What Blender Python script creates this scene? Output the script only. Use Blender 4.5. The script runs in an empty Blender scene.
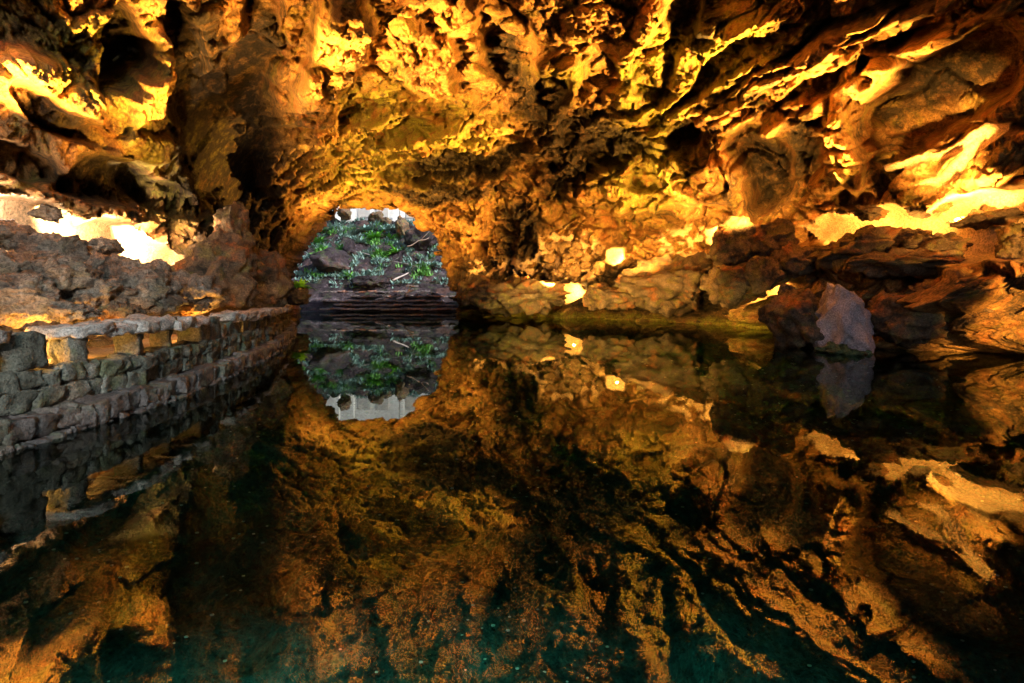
import bpy, bmesh, math, random
import numpy as np
from mathutils import Vector, Matrix, Euler
random.seed(7); rng = np.random.default_rng(7)
C = bpy.data.collections.new('cave'); bpy.context.scene.collection.children.link(C)
CAM_Z = 1.3; FP = 1024*16/36.0; HX, HY = 512.0, 300.0

def at(px, py, Y):                      # the point at distance Y seen at a pixel of the photograph
    return Vector(((px-HX)/FP*Y, Y, CAM_Z+(HY-py)/FP*Y))

# ------------------------------------------------------------------ noise
_perm = np.random.default_rng(11).permutation(256).astype(np.int32)
_perm = np.concatenate([_perm, _perm, _perm])
_g = np.random.default_rng(5).normal(size=(256, 3)); _g /= np.linalg.norm(_g, axis=1)[:, None]
_g = _g.astype(np.float32)
def _h(i, j, k, s=0):
    return _perm[_perm[_perm[(i+s*17) & 255] + (j & 255)] + (k & 255)]
def perlin(P, s=0):
    P = P.astype(np.float32); I = np.floor(P).astype(np.int32); F = P-I
    U = F*F*F*(F*(F*6-15)+10)
    r = np.zeros(len(P), np.float32)
    for dx in (0, 1):
        wx = U[:, 0] if dx else 1-U[:, 0]
        for dy in (0, 1):
            wy = U[:, 1] if dy else 1-U[:, 1]
            for dz in (0, 1):
                wz = U[:, 2] if dz else 1-U[:, 2]
                g = _g[_h(I[:, 0]+dx, I[:, 1]+dy, I[:, 2]+dz, s)]
                r += wx*wy*wz*(g[:, 0]*(F[:, 0]-dx)+g[:, 1]*(F[:, 1]-dy)+g[:, 2]*(F[:, 2]-dz))
    return r*1.6
def fbm(P, n=4, s=0, lac=2.05, gain=.5):
    r = 0; a = 1
    for o in range(n):
        r = r+a*perlin(P, s+o); P = P*lac; a *= gain
    return r
def ridged(P, n=4, s=0, gain=.55):
    r = 0; a = 1; w = 1
    for o in range(n):
        v = 1-np.abs(perlin(P, s+o)); v = v*v*w
        r = r+a*v; w = np.clip(v*1.6, 0, 1); P = P*2.07; a *= gain
    return r
def voro(P, s=0):
    """F1, F2, a random number and a random tilted plane for the nearest cell"""
    P = P.astype(np.float32); I = np.floor(P).astype(np.int32); n = len(P)
    f1 = np.full(n, 9., np.float32); f2 = f1.copy(); idb = np.zeros(n, np.int32); D = np.zeros((n, 3), np.float32)
    for dx in (-1, 0, 1):
        for dy in (-1, 0, 1):
            for dz in (-1, 0, 1):
                h = _h(I[:, 0]+dx, I[:, 1]+dy, I[:, 2]+dz, s)
                J = _g[h]*.5+.5
                v = np.stack([I[:, 0]+dx, I[:, 1]+dy, I[:, 2]+dz], 1)+J-P
                d = np.einsum('ij,ij->i', v, v)
                m = d < f1
                f2 = np.where(m, f1, np.minimum(f2, d)); f1 = np.where(m, d, f1)
                idb = np.where(m, h, idb); D[m] = v[m]
    rnd = _perm[idb+91]/255.0
    plane = np.einsum('ij,ij->i', D, _g[_perm[idb+37]])
    return np.sqrt(f1), np.sqrt(f2), rnd.astype(np.float32), plane
def sstep(a, b, x):
    t = np.clip((x-a)/(b-a), 0, 1); return t*t*(3-2*t)
def poly_sd(px, py, poly):              # signed distance, negative inside
    d = np.full(len(px), 1e9); ins = np.zeros(len(px), bool); n = len(poly)
    for i in range(n):
        ax, ay = poly[i]; bx, by = poly[(i+1) % n]
        ex, ey = bx-ax, by-ay; wx, wy = px-ax, py-ay
        t = np.clip((wx*ex+wy*ey)/(ex*ex+ey*ey+1e-9), 0, 1)
        d = np.minimum(d, (wx-ex*t)**2+(wy-ey*t)**2)
        c = ((ay <= py) & (by > py)) | ((by <= py) & (ay > py))
        with np.errstate(divide='ignore', invalid='ignore'):
            xx = ax+(py-ay)*ex/(ey if ey else 1e-9)
        ins ^= c & (px < xx)
    d = np.sqrt(d); return np.where(ins, -d, d)

# ------------------------------------------------------------------ object helpers
def mesh_from(name, V, F, mat, parent=None, smooth=True, cols=None):
    me = bpy.data.meshes.new(name)
    V = np.asarray(V, np.float32)
    if isinstance(F, np.ndarray):
        me.vertices.add(len(V)); me.vertices.foreach_set('co', V.ravel())
        k = F.shape[1]; me.loops.add(F.size); me.polygons.add(len(F))
        me.loops.foreach_set('vertex_index', F.ravel().astype(np.int32))
        me.polygons.foreach_set('loop_start', np.arange(0, F.size, k, dtype=np.int32))
        me.polygons.foreach_set('loop_total', np.full(len(F), k, np.int32))
        me.update(calc_edges=True); me.validate()
    else:
        me.from_pydata([tuple(v) for v in V], [], F); me.update()
    if smooth: me.polygons.foreach_set('use_smooth', np.ones(len(me.polygons), bool))
    if cols is not None:
        a = me.attributes.new('mineral_and_shade', 'FLOAT_COLOR', 'POINT'); a.data.foreach_set('color', np.asarray(cols, np.float32).ravel())
    me.materials.append(mat)
    o = bpy.data.objects.new(name, me); C.objects.link(o)
    if parent is not None: o.parent = parent
    return o
def tag(o, label, cat, group=None, kind=None):
    o['label'] = label; o['category'] = cat
    if group: o['group'] = group
    if kind: o['kind'] = kind
    return o
def empty(name, loc, label, cat, group=None, rz=0):
    o = bpy.data.objects.new(name, None); C.objects.link(o); o.location = loc; o.rotation_euler = (0, 0, rz)
    return tag(o, label, cat, group)
class MB:
    def __init__(s): s.v = []; s.f = []
    def add(s, V, F):
        b = len(s.v); s.v += [tuple(p) for p in V]; s.f += [tuple(b+i for i in f) for f in F]
    def box(s, c, h, rot=None):
        V = [Vector((x*h[0], y*h[1], z*h[2])) for x in (-1, 1) for y in (-1, 1) for z in (-1, 1)]
        if rot is not None: V = [rot @ v for v in V]
        s.add([v+Vector(c) for v in V], [(0, 1, 3, 2), (4, 6, 7, 5), (0, 4, 5, 1), (2, 3, 7, 6), (0, 2, 6, 4), (1, 5, 7, 3)])
    def tube(s, pts, rad, n=8):
        pts = [Vector(p) for p in pts]; rings = []
        for i, p in enumerate(pts):
            t = (pts[min(i+1, len(pts)-1)]-pts[max(i-1, 0)]).normalized()
            a = t.orthogonal().normalized(); b = t.cross(a); r = rad[i] if hasattr(rad, '__len__') else rad
            rings.append([p+(a*math.cos(2*math.pi*k/n)+b*math.sin(2*math.pi*k/n))*r for k in range(n)])
        V = [q for R in rings for q in R]; F = []
        for i in range(len(rings)-1):
            for k in range(n): F.append((i*n+k, i*n+(k+1) % n, (i+1)*n+(k+1) % n, (i+1)*n+k))
        F.append(tuple(range(n))[::-1]); F.append(tuple(range((len(rings)-1)*n, len(rings)*n)))
        s.add(V, F)
    def build(s, name, mat, parent=None, smooth=False): return mesh_from(name, s.v, s.f, mat, parent, smooth)

# ------------------------------------------------------------------ materials
def newmat(name):
    m = bpy.data.materials.new(name); m.use_nodes = True; nt = m.node_tree; nt.nodes.clear()
    return m, nt
def N(nt, t, **k):
    n = nt.nodes.new(t)
    for a, b in k.items():
        if a in n.inputs: n.inputs[a].default_value = b
        else: setattr(n, a, b)
    return n
def mixc(nt, fac, a, b, mode='MIX'):
    n = nt.nodes.new('ShaderNodeMix'); n.data_type = 'RGBA'; n.blend_type = mode
    for s, v in ((n.inputs[0], fac), (n.inputs[6], a), (n.inputs[7], b)):
        if hasattr(v, 'is_linked') or isinstance(v, bpy.types.NodeSocket): nt.links.new(v, s)
        elif isinstance(v, (int, float)): s.default_value = v
        else: s.default_value = (*v, 1)
    return n.outputs[2]
def math_(nt, op, a, b=0.0, clamp=False):
    n = nt.nodes.new('ShaderNodeMath'); n.operation = op; n.use_clamp = clamp
    for s, v in ((n.inputs[0], a), (n.inputs[1], b)):
        if isinstance(v, bpy.types.NodeSocket): nt.links.new(v, s)
        else: s.default_value = v
    return n.outputs[0]
def remap(nt, v, a, b, c=0., d=1.):
    n = nt.nodes.new('ShaderNodeMapRange'); n.interpolation_type = 'SMOOTHSTEP'
    nt.links.new(v, n.inputs[0]); n.inputs[1].default_value = a; n.inputs[2].default_value = b; n.inputs[3].default_value = c; n.inputs[4].default_value = d
    return n.outputs[0]
def noise(nt, vec, scale, detail=6, rough=.6, dist=0.):
    n = N(nt, 'ShaderNodeTexNoise'); n.inputs['Scale'].default_value = scale; n.inputs['Detail'].default_value = detail
    n.inputs['Roughness'].default_value = rough; n.inputs['Distortion'].default_value = dist
    nt.links.new(vec, n.inputs['Vector']); return n.outputs['Fac']
def rock_mat(name, dark, mid, light, lichen=(.26, .25, .035), rust=(.36, .12, .03), use_attr=False, bump=1.0, sc=1.0, lichen_amt=.5, rough=.85, spec=.25):
    m, nt = newmat(name)
    tc = N(nt, 'ShaderNodeTexCoord'); v = tc.outputs['Object']
    n1 = noise(nt, v, .55*sc, 3, .62, .6); n2 = noise(nt, v, 2.6*sc, 6, .70); n3 = noise(nt, v, 13*sc, 4, .75); n4 = noise(nt, v, 1.1*sc, 4, .65)
    f = math_(nt, 'ADD', math_(nt, 'MULTIPLY', n1, .55), math_(nt, 'MULTIPLY', n2, .45))
    col = mixc(nt, remap(nt, f, .38, .52), dark, mid)
    col = mixc(nt, remap(nt, f, .52, .66), col, light)
    col = mixc(nt, remap(nt, n3, .35, .7, 0, .55), col, mid, 'MULTIPLY') if False else col
    if use_attr:
        at_ = N(nt, 'ShaderNodeAttribute', attribute_name='mineral_and_shade'); sep = N(nt, 'ShaderNodeSeparateColor'); nt.links.new(at_.outputs['Color'], sep.inputs[0])
        pale, painted_shade, lich = sep.outputs[0], sep.outputs[1], sep.outputs[2]
        al = at_.outputs['Alpha']
    lm = math_(nt, 'MULTIPLY', remap(nt, n4, .50, .62), lichen_amt)
    if use_attr: lm = math_(nt, 'ADD', lm, math_(nt, 'MULTIPLY', lich, remap(nt, n2, .35, .55)), True)
    col = mixc(nt, lm, col, lichen)
    rm = math_(nt, 'MULTIPLY', remap(nt, noise(nt, v, .8*sc, 3, .6), .52, .68), .6)
    col = mixc(nt, rm, col, rust)
    if use_attr:
        bm_ = math_(nt, 'MULTIPLY', painted_shade, remap(nt, n2, .45, .65, 1, .7))
        col = mixc(nt, bm_, col, (.022, .016, .012))  # shade of the hollows put into the rock colour
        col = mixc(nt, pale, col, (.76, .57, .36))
    po = N(nt, 'ShaderNodeTexVoronoi'); po.inputs['Scale'].default_value = 16*sc; nt.links.new(v, po.inputs['Vector'])
    col = mixc(nt, remap(nt, po.outputs['Distance'], .12, .34, .75, 0), col, mixc(nt, 1.0, col, (.35, .3, .28), 'MULTIPLY'))
    col = mixc(nt, 1.0, col, mixc(nt, remap(nt, n3, .3, .7), (.45, .45, .45), (1.25, 1.2, 1.15)), 'MULTIPLY')
    b = N(nt, 'ShaderNodeBsdfPrincipled'); nt.links.new(col, b.inputs['Base Color'])
    b.inputs['Roughness'].default_value = rough; b.inputs['Specular IOR Level'].default_value = spec
    vo = N(nt, 'ShaderNodeTexVoronoi'); vo.inputs['Scale'].default_value = 9*sc; nt.links.new(v, vo.inputs['Vector'])
    hgt = math_(nt, 'ADD', math_(nt, 'MULTIPLY', n2, .9), math_(nt, 'MULTIPLY', n3, .35))
    hgt = math_(nt, 'ADD', hgt, math_(nt, 'MULTIPLY', remap(nt, vo.outputs['Distance'], .0, .35), .12))
    bp = N(nt, 'ShaderNodeBump'); bp.inputs['Distance'].default_value = .22/sc
    if use_attr: nt.links.new(math_(nt, 'SUBTRACT', bump, math_(nt, 'MULTIPLY', pale, bump*.85)), bp.inputs['Strength'])
    else: bp.inputs['Strength'].default_value = bump
    nt.links.new(hgt, bp.inputs['Height']); nt.links.new(bp.outputs[0], b.inputs['Normal'])
    out = N(nt, 'ShaderNodeOutputMaterial'); nt.links.new(b.outputs[0], out.inputs[0])
    return m
def plain_mat(name, col, col2=None, rough=.7, scale=6, bump=.3, metal=0):
    m, nt = newmat(name); tc = N(nt, 'ShaderNodeTexCoord'); v = tc.outputs['Object']
    n = noise(nt, v, scale, 6, .65); b = N(nt, 'ShaderNodeBsdfPrincipled')
    nt.links.new(mixc(nt, remap(nt, n, .35, .65), col, col2 or tuple(c*.6 for c in col)), b.inputs['Base Color'])
    b.inputs['Roughness'].default_value = rough; b.inputs['Metallic'].default_value = metal
    bp = N(nt, 'ShaderNodeBump'); bp.inputs['Strength'].default_value = bump; bp.inputs['Distance'].default_value = .04
    nt.links.new(noise(nt, v, scale*4, 5, .7), bp.inputs['Height']); nt.links.new(bp.outputs[0], b.inputs['Normal'])
    out = N(nt, 'ShaderNodeOutputMaterial'); nt.links.new(b.outputs[0], out.inputs[0]); return m
def emit_mat(name, col, s):
    m, nt = newmat(name); e = N(nt, 'ShaderNodeEmission'); e.inputs[0].default_value = (*col, 1); e.inputs[1].default_value = s
    out = N(nt, 'ShaderNodeOutputMaterial'); nt.links.new(e.outputs[0], out.inputs[0]); return m

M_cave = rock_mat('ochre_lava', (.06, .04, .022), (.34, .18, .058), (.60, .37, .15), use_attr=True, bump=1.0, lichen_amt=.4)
M_boulder = rock_mat('brown_lava', (.05, .036, .026), (.13, .09, .06), (.24, .17, .11), lichen_amt=.25, bump=.9, sc=1.6)
M_grey = rock_mat('grey_lava', (.06, .047, .038), (.20, .165, .135), (.42, .36, .31), lichen=(.16, .15, .07), rust=(.2, .12, .07), lichen_amt=.3, bump=.9, sc=1.8)
M_tan = rock_mat('tan_rock', (.14, .09, .05), (.34, .23, .12), (.55, .40, .24), lichen_amt=.15, bump=.7, sc=1.8)
M_slab = rock_mat('lilac_stone', (.26, .23, .25), (.36, .32, .36), (.47, .43, .46), lichen=(.3, .3, .22), rust=(.3, .24, .22), lichen_amt=.15, bump=.35, sc=2.5)
M_block = rock_mat('masonry_stone', (.03, .033, .028), (.10, .10, .085), (.22, .21, .19), lichen=(.13, .16, .06), rust=(.16, .11, .08), lichen_amt=.4, bump=.7, sc=2.6)
M_wetblock = rock_mat('wet_masonry_stone', (.035, .03, .032), (.09, .075, .075), (.2, .17, .17), lichen=(.09, .12, .05), rust=(.1, .07, .06), lichen_amt=.3, bump=.7, sc=2.6, rough=.5, spec=.5)
M_cope = rock_mat('coping_stone', (.2, .18, .18), (.32, .29, .28), (.46, .42, .41), lichen=(.28, .27, .2), rust=(.25, .2, .17), lichen_amt=.2, bump=.7, sc=2.4)
M_path = rock_mat('path_stone', (.22, .15, .09), (.34, .25, .17), (.48, .38, .27), lichen_amt=.1, bump=.4, sc=2)
M_slope = rock_mat('violet_lava_slope', (.010, .007, .010), (.035, .026, .033), (.15, .12, .15), lichen=(.06, .09, .03), rust=(.13, .07, .06), lichen_amt=.4, bump=1, sc=.7)
M_floor = rock_mat('pool_bed', (.008, .04, .032), (.045, .15, .11), (.18, .34, .22), lichen=(.03, .26, .20), rust=(.10, .12, .05), lichen_amt=.7, bump=1, sc=1.6)

# ------------------------------------------------------------------ the cave shell
YS = np.array([-16, 0, 8, 13, 21, 27, 31, 35, 44, 60.])
XR = np.array([11.5, 12, 12, 12.4, 11.6, 10, 7.0, 1.0, -4.0, -6])
XL = np.array([-7.5, -8, -8.8, -10.5, -13.2, -16, -17.6, -18.8, -21, -24])
ZH = np.array([6.5, 7.6, 7.9, 8.4, 9.0, 9.2, 9.2, 9.2, 9.0, 9.])
LF, LB = 47.0, 15.0
def implicit(P):
    Y = P[:, 1]; xr = np.interp(Y, YS, XR); xl = np.interp(Y, YS, XL); zh = np.interp(Y, YS, ZH)
    cx = (xr+xl)/2; a = (xr-xl)/2
    z = P[:, 2]-CAM_Z; p = 2.9
    zz = np.where(z > 0, z/zh, 0)
    yy = np.where(Y > 0, Y/LF, -Y/LB)
    return np.abs((P[:, 0]-cx)/a)**p+np.abs(zz)**p+np.abs(yy)**9-1
STEP = 1.1
pxs = np.arange(-70, 1095, STEP); az_front = np.arctan((pxs-HX)/FP)
azl = np.radians(np.arange(-180, math.degrees(az_front[0])-.6, 1.6)); azr = np.radians(np.arange(math.degrees(az_front[-1])+.8, 180, 1.6))
AZ = np.concatenate([azl, az_front, azr, [math.pi]])
EL = np.concatenate([np.arctan(np.arange(0, 430, STEP)/FP), np.radians(np.linspace(45, 89.5, 30))])
NZLOW = 84
zlow = np.linspace(-2.2, CAM_Z-.012, NZLOW)
nc = len(AZ); nr = NZLOW+len(EL)
def trace(D):
    lo = np.zeros(len(D)); hi = np.full(len(D), 70.); cur = np.zeros(len(D)); found = np.zeros(len(D), bool)
    O = np.array([0, 0, CAM_Z])
    for t in np.concatenate([np.arange(.6, 20, .6), np.arange(20, 72, .9)]):
        v = implicit(O+D*t) > 0; new = v & ~found; hi[new] = t; found |= v; lo[~found] = t
    for _ in range(22):
        m = (lo+hi)/2; v = implicit(O+D*m[:, None]) > 0; hi = np.where(v, m, hi); lo = np.where(v, lo, m)
    return (lo+hi)/2
Dlow = np.stack([np.sin(AZ), np.cos(AZ), 0*AZ], 1); Rlow = trace(Dlow)
P = np.zeros((nr, nc, 3))
for i, z in enumerate(zlow):
    P[i] = Dlow*Rlow[:, None]; P[i, :, 2] = z
A2, E2 = np.meshgrid(AZ, EL)
D2 = np.stack([np.cos(E2)*np.sin(A2), np.cos(E2)*np.cos(A2), np.sin(E2)], -1).reshape(-1, 3)
P[NZLOW:] = (np.array([0, 0, CAM_Z])+D2*trace(D2)[:, None]).reshape(len(EL), nc, 3)
def grid_normals(G):
    du = np.gradient(G, axis=1); dv = np.gradient(G, axis=0); n = np.cross(du, dv); n /= np.linalg.norm(n, axis=2)[..., None]+1e-9
    s = np.sign(np.einsum('ijk,ijk->ij', n, np.array([0, 0, CAM_Z])-G)); return n*s[..., None]   # inward
NB = grid_normals(P).reshape(-1, 3)
Pf = P.reshape(-1, 3); Y = Pf[:, 1]
front = Y > .8
Ys_ = np.where(front, Y, 1)
PX = np.where(front, HX+FP*Pf[:, 0]/Ys_, -9999.); PY = np.where(front, HY-FP*(Pf[:, 2]-CAM_Z)/Ys_, -9999.)
dist = np.linalg.norm(Pf-np.array([0, 0, CAM_Z]), axis=1)
# irregular outlines for every traced patch: warp in space, scaled by distance
wn = Pf/np.clip(dist, 4, 40)[:, None]
WX = PX+14*fbm(wn*9, 4, 3)+0; WY = PY+11*fbm(wn*9+7.3, 4, 9)
FX = PX+5*fbm(wn*26, 3, 3); FY = PY+4*fbm(wn*26+7.3, 3, 9)
def blob(cx, cy, rx, ry, rot=0, hard=.35):
    c, s = math.cos(math.radians(rot)), math.sin(math.radians(rot))
    x = WX-cx; y = WY-cy; u = (x*c+y*s)/rx; v = (-x*s+y*c)/ry
    return 1-sstep(1-hard, 1+hard, np.sqrt(u*u+v*v))
def patch(poly, soft=3, fine=True):
    return 1-sstep(-soft, soft, poly_sd(FX if fine else WX, FY if fine else WY, poly))

relief = np.zeros(len(Pf)); smooth = np.zeros(len(Pf)); pale = np.zeros(len(Pf)); painted_shade = np.zeros(len(Pf)); lich = np.zeros(len(Pf))
# hollows (+, metres away from the viewer) and ribs (-) of the real vault, broad forms first
FORMS = [
 # upper left
 (40, 85, 75, 34, 25, -.9), (60, 118, 70, 16, 30, 1.0), (125, 50, 18, 42, 0, 1.6), (185, 60, 16, 60, 0, 1.5), (152, 75, 13, 55, 10, -.9),
 (150, 150, 34, 16, -20, -.7), (110, 182, 46, 20, 10, 1.1), (170, 195, 40, 16, 10, .8), (90, 205, 60, 10, 18, -.6), (20, 160, 40, 14, 15, .9),
 (235, 120, 42, 70, 20, 2.6), (262, 60, 22, 70, 10, 1.3), (235, 190, 30, 40, 0, 2.4),
 (300, 175, 34, 30, -30, -1.2), (200, 245, 26, 60, 10, -.6), (222, 235, 16, 40, -15, -1.4),
 # centre
 (335, 60, 26, 90, 15, -1.3), (300, 40, 14, 80, 12, 1.0), (380, 105, 40, 34, 20, .9), (372, 128, 60, 10, -20, -.8), (425, 60, 44, 26, 50, -1.3),
 (440, 110, 40, 14, -15, .8), (450, 140, 60, 12, -10, -1.0), (450, 165, 60, 12, -5, 1.1), (480, 190, 50, 16, 10, -.9), (390, 185, 70, 12, -8, -.6),
 (505, 45, 32, 46, -30, 1.5), (500, 20, 40, 10, 35, -1.), (548, 85, 26, 34, 20, -1.0), (545, 92, 15, 22, 10, 1.6), (600, 140, 46, 28, 15, 1.9), (570, 165, 60, 9, 15, -.7),
 (620, 120, 50, 9, -25, -.9), (640, 60, 20, 60, 15, -.7), (668, 40, 20, 60, 25, 1.1),
 (615, 196, 52, 12, 12, -1.3), (610, 218, 60, 12, 8, 1.5), (460, 235, 30, 26, 0, -.8), (500, 240, 20, 30, 0, 1.2), (550, 215, 26, 10, 20, -.7),
 # right
 (700, 180, 42, 30, 0, -1.3), (684, 145, 18, 22, 0, 1.7), (765, 165, 24, 38, -10, 1.8), (742, 190, 12, 46, -12, -1.1), (790, 120, 28, 12, -30, -1.0),
 (800, 148, 20, 40, 10, 1.2), (820, 175, 24, 16, 0, -.9), (845, 150, 14, 46, -15, -1.0), (850, 195, 26, 12, 0, .9),
 (940, 95, 85, 40, -28, 2.0), (990, 60, 50, 40, -20, 1.4), (870, 80, 26, 26, -30, -1.3), (870, 75, 9, 16, 0, 1.0),
 (800, 62, 120, 9, -32, -1.2), (830, 85, 110, 9, -30, 1.1), (850, 30, 130, 9, -28, 1.2), (740, 60, 100, 8, -32, 1.0), (900, 12, 120, 9, -25, -1.2),
 (720, 95, 90, 8, -28, -1.), (960, 30, 70, 9, -22, -1.),
 # right bank coming forward to the water
 (930, 300, 150, 42, 12, -1.6), (1010, 270, 60, 40, 0, -1.2), (790, 300, 60, 24, 5, -1.2), (650, 285, 70, 22, 2, -1.4), (500, 295, 50, 14, 0, -1.0), (590, 235, 50, 25, 5, 1.2),
 (1000, 160, 60, 20, -20, -.7), (700, 240, 50, 14, 5, .8),
]
for f in FORMS: relief += -1.45*f[5]*blob(*f[:5], hard=.22)      # relief is measured inward
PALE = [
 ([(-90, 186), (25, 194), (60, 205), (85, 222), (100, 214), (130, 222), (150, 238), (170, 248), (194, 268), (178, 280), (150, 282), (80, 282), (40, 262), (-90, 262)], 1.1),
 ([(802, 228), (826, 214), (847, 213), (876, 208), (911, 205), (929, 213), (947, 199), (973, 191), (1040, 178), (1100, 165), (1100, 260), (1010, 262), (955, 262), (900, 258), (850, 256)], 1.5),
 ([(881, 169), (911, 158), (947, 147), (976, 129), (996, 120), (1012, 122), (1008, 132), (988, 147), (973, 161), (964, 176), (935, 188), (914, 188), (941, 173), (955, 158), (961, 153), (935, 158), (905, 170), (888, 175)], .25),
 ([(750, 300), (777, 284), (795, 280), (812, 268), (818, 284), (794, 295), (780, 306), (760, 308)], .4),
 ([(702, 228), (718, 224), (726, 238), (714, 246), (702, 243)], .15),  # from here on: rock painted paler to widen the glow around the small lamps
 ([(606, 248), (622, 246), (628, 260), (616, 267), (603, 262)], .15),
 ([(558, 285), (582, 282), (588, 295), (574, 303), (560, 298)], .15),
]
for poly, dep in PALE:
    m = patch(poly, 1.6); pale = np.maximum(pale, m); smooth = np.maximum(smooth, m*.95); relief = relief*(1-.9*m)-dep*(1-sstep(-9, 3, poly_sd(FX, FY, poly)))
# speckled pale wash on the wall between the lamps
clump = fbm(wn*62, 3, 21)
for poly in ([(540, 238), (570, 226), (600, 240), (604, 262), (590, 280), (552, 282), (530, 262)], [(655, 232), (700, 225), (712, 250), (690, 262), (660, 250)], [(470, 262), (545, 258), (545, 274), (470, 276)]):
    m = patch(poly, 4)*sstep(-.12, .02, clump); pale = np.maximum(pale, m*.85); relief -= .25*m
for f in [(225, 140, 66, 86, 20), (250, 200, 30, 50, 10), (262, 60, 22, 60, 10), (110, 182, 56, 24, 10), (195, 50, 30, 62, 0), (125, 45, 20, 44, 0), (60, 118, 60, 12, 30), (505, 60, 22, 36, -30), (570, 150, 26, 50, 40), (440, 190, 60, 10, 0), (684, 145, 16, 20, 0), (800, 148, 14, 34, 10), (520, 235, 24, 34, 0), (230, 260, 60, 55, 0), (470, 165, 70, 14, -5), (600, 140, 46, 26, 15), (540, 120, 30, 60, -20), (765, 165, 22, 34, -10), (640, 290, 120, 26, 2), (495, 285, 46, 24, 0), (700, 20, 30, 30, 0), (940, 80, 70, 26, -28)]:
    painted_shade = np.maximum(painted_shade, 1.0*blob(*f, hard=.4))  # near-black colour painted where hollows and the pendant lie in shade
for f in [(400, 150, 90, 40, -10), (380, 105, 34, 24, 15), (555, 75, 24, 16, 10), (700, 50, 70, 50, -25), (180, 160, 70, 50, 20), (640, 160, 50, 50, 0), (655, 95, 40, 60, 0), (100, 60, 60, 40, 20)]:
    lich = np.maximum(lich, .8*blob(*f, hard=.5))
lich = np.maximum(lich, (1-sstep(.1, .45, np.abs(Pf[:, 2]-.15)))*((PX > 470) & (PX < 800)))
for f in [(700, 185, 50, 30, 0), (940, 100, 90, 50, -28), (745, 180, 16, 46, -12), (40, 85, 60, 30, 25), (845, 170, 40, 40, 0)]:
    smooth = np.maximum(smooth, .6*blob(*f, hard=.4))
# natural relief in metres
q = Pf+np.stack([perlin(Pf*.45, 40), perlin(Pf*.45, 41), perlin(Pf*.45, 42)], 1)*.65
ang = math.radians(24); Rs = np.array([[math.cos(ang), 0, math.sin(ang)], [0, 1, 0], [-math.sin(ang), 0, math.cos(ang)]])
qs = q@Rs.T                                   # strata on the right wall climb away from the water
rightness = sstep(0, 8, Pf[:, 0])
st = qs*np.array([.55, .55, 1.15])
porous = np.clip(.75+.7*fbm(q*.33, 3, 60), .25, 1.4)*(1-smooth)
far = np.clip(11/dist, .35, 1.2)
nat = .6*(ridged(q*.22, 3, 50)-.9)+.5*fbm(q*.4, 3, 52)
lowright = (1-sstep(1.6, 3.4, Pf[:, 2]))*rightness; kb = 1-.65*lowright
f1, f2, r, pl = voro(st*.75, 1); nat += kb*(.55*pl+.5*(r-.5)-.24*(1-sstep(0, .16, f2-f1)))
f1, f2, r, pl = voro(q*np.array([1, 1, 1.35])*1.25, 2); nat += (.34*pl+.28*(r-.5)-.14*(1-sstep(0, .15, f2-f1)))*(1-.6*smooth)
nat += .26*fbm(q*.9, 5, 70, gain=.62)*porous-.16*sstep(.25, .7, perlin(q*1.4, 75))*porous
f1, f2, r, pl = voro(q*3.1, 3); nat += (.12*pl+.10*(r-.5)-.06*(1-sstep(0, .2, f2-f1)))*porous*np.minimum(far*1.2, 1)
nat += .14*fbm(q*3.4, 5, 80, gain=.72)*porous*np.minimum(far*1.2, 1)
f1, f2, r, pl = voro(q*5.5, 4); nat -= .10*(1-sstep(.05, .42, f1))*np.clip(porous-.4, 0, 1)*far+.03*(r-.5)
nat *= (1-.85*(pale > .6))
nat = np.where(pale > .6, nat*.4, nat)
low = 1-sstep(-1.5, 0, Pf[:, 2]); 
disp = relief+nat
rim_keep = 1-.75*np.exp(-(poly_sd(PX, PY, [(292, 262), (318, 215), (395, 210), (430, 238), (455, 310), (285, 310)])/14.)**2)*(Y > 30)
disp = disp*rim_keep
# keep the walls clear of the camera
far_g = np.clip(dist/13, 1, 2.3)
disp = np.clip(relief+nat*far_g, -4, np.minimum(3.4, dist*.3))*rim_keep
VD = np.array([0, 0, CAM_Z])-Pf; VD /= np.linalg.norm(VD, axis=1)[:, None]
up_ = sstep(.2, 2.0, Pf[:, 2])[:, None]*.88
DIR = NB*(1-up_)+VD*up_; DIR /= np.linalg.norm(DIR, axis=1)[:, None]
Pd = Pf+DIR*disp[:, None]
G = Pd.reshape(nr, nc, 3); G[:, -1] = G[:, 0]
Pd = G.reshape(-1, 3)
# the mouth of the cave
MOUTH = [(284, 330), (282, 300), (279, 268), (293, 252), (304, 236), (314, 222), (327, 206), (346, 204), (366, 209), (394, 205), (406, 213), (418, 227), (431, 233), (437, 252), (440, 270), (451, 284), (455, 300), (457, 330)]
fx = HX+FP*Pd[:, 0]/np.where(Pd[:, 1] > 1, Pd[:, 1], 1); fy = HY-FP*(Pd[:, 2]-CAM_Z)/np.where(Pd[:, 1] > 1, Pd[:, 1], 1)
jx = fx+8*fbm(wn*34, 4, 5); jy = fy+6*fbm(wn*34+3, 4, 6)
inside = (poly_sd(jx, jy, MOUTH) < 0) & (Pd[:, 1] > 25)
idx = np.arange(nr*nc).reshape(nr, nc)
F = np.stack([idx[:-1, :-1], idx[:-1, 1:], idx[1:, 1:], idx[1:, :-1]], -1).reshape(-1, 4)
ce = Pd[F].mean(1)
rear = (ce[:, 1] < -3.5) & (ce[:, 2] > 1.2+.5*perlin(ce*.8, 4)) & (np.abs(ce[:, 0]-1) < 10)
keep = ~(inside[F].any(1)) & ~rear; Fk = F[keep]
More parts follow.
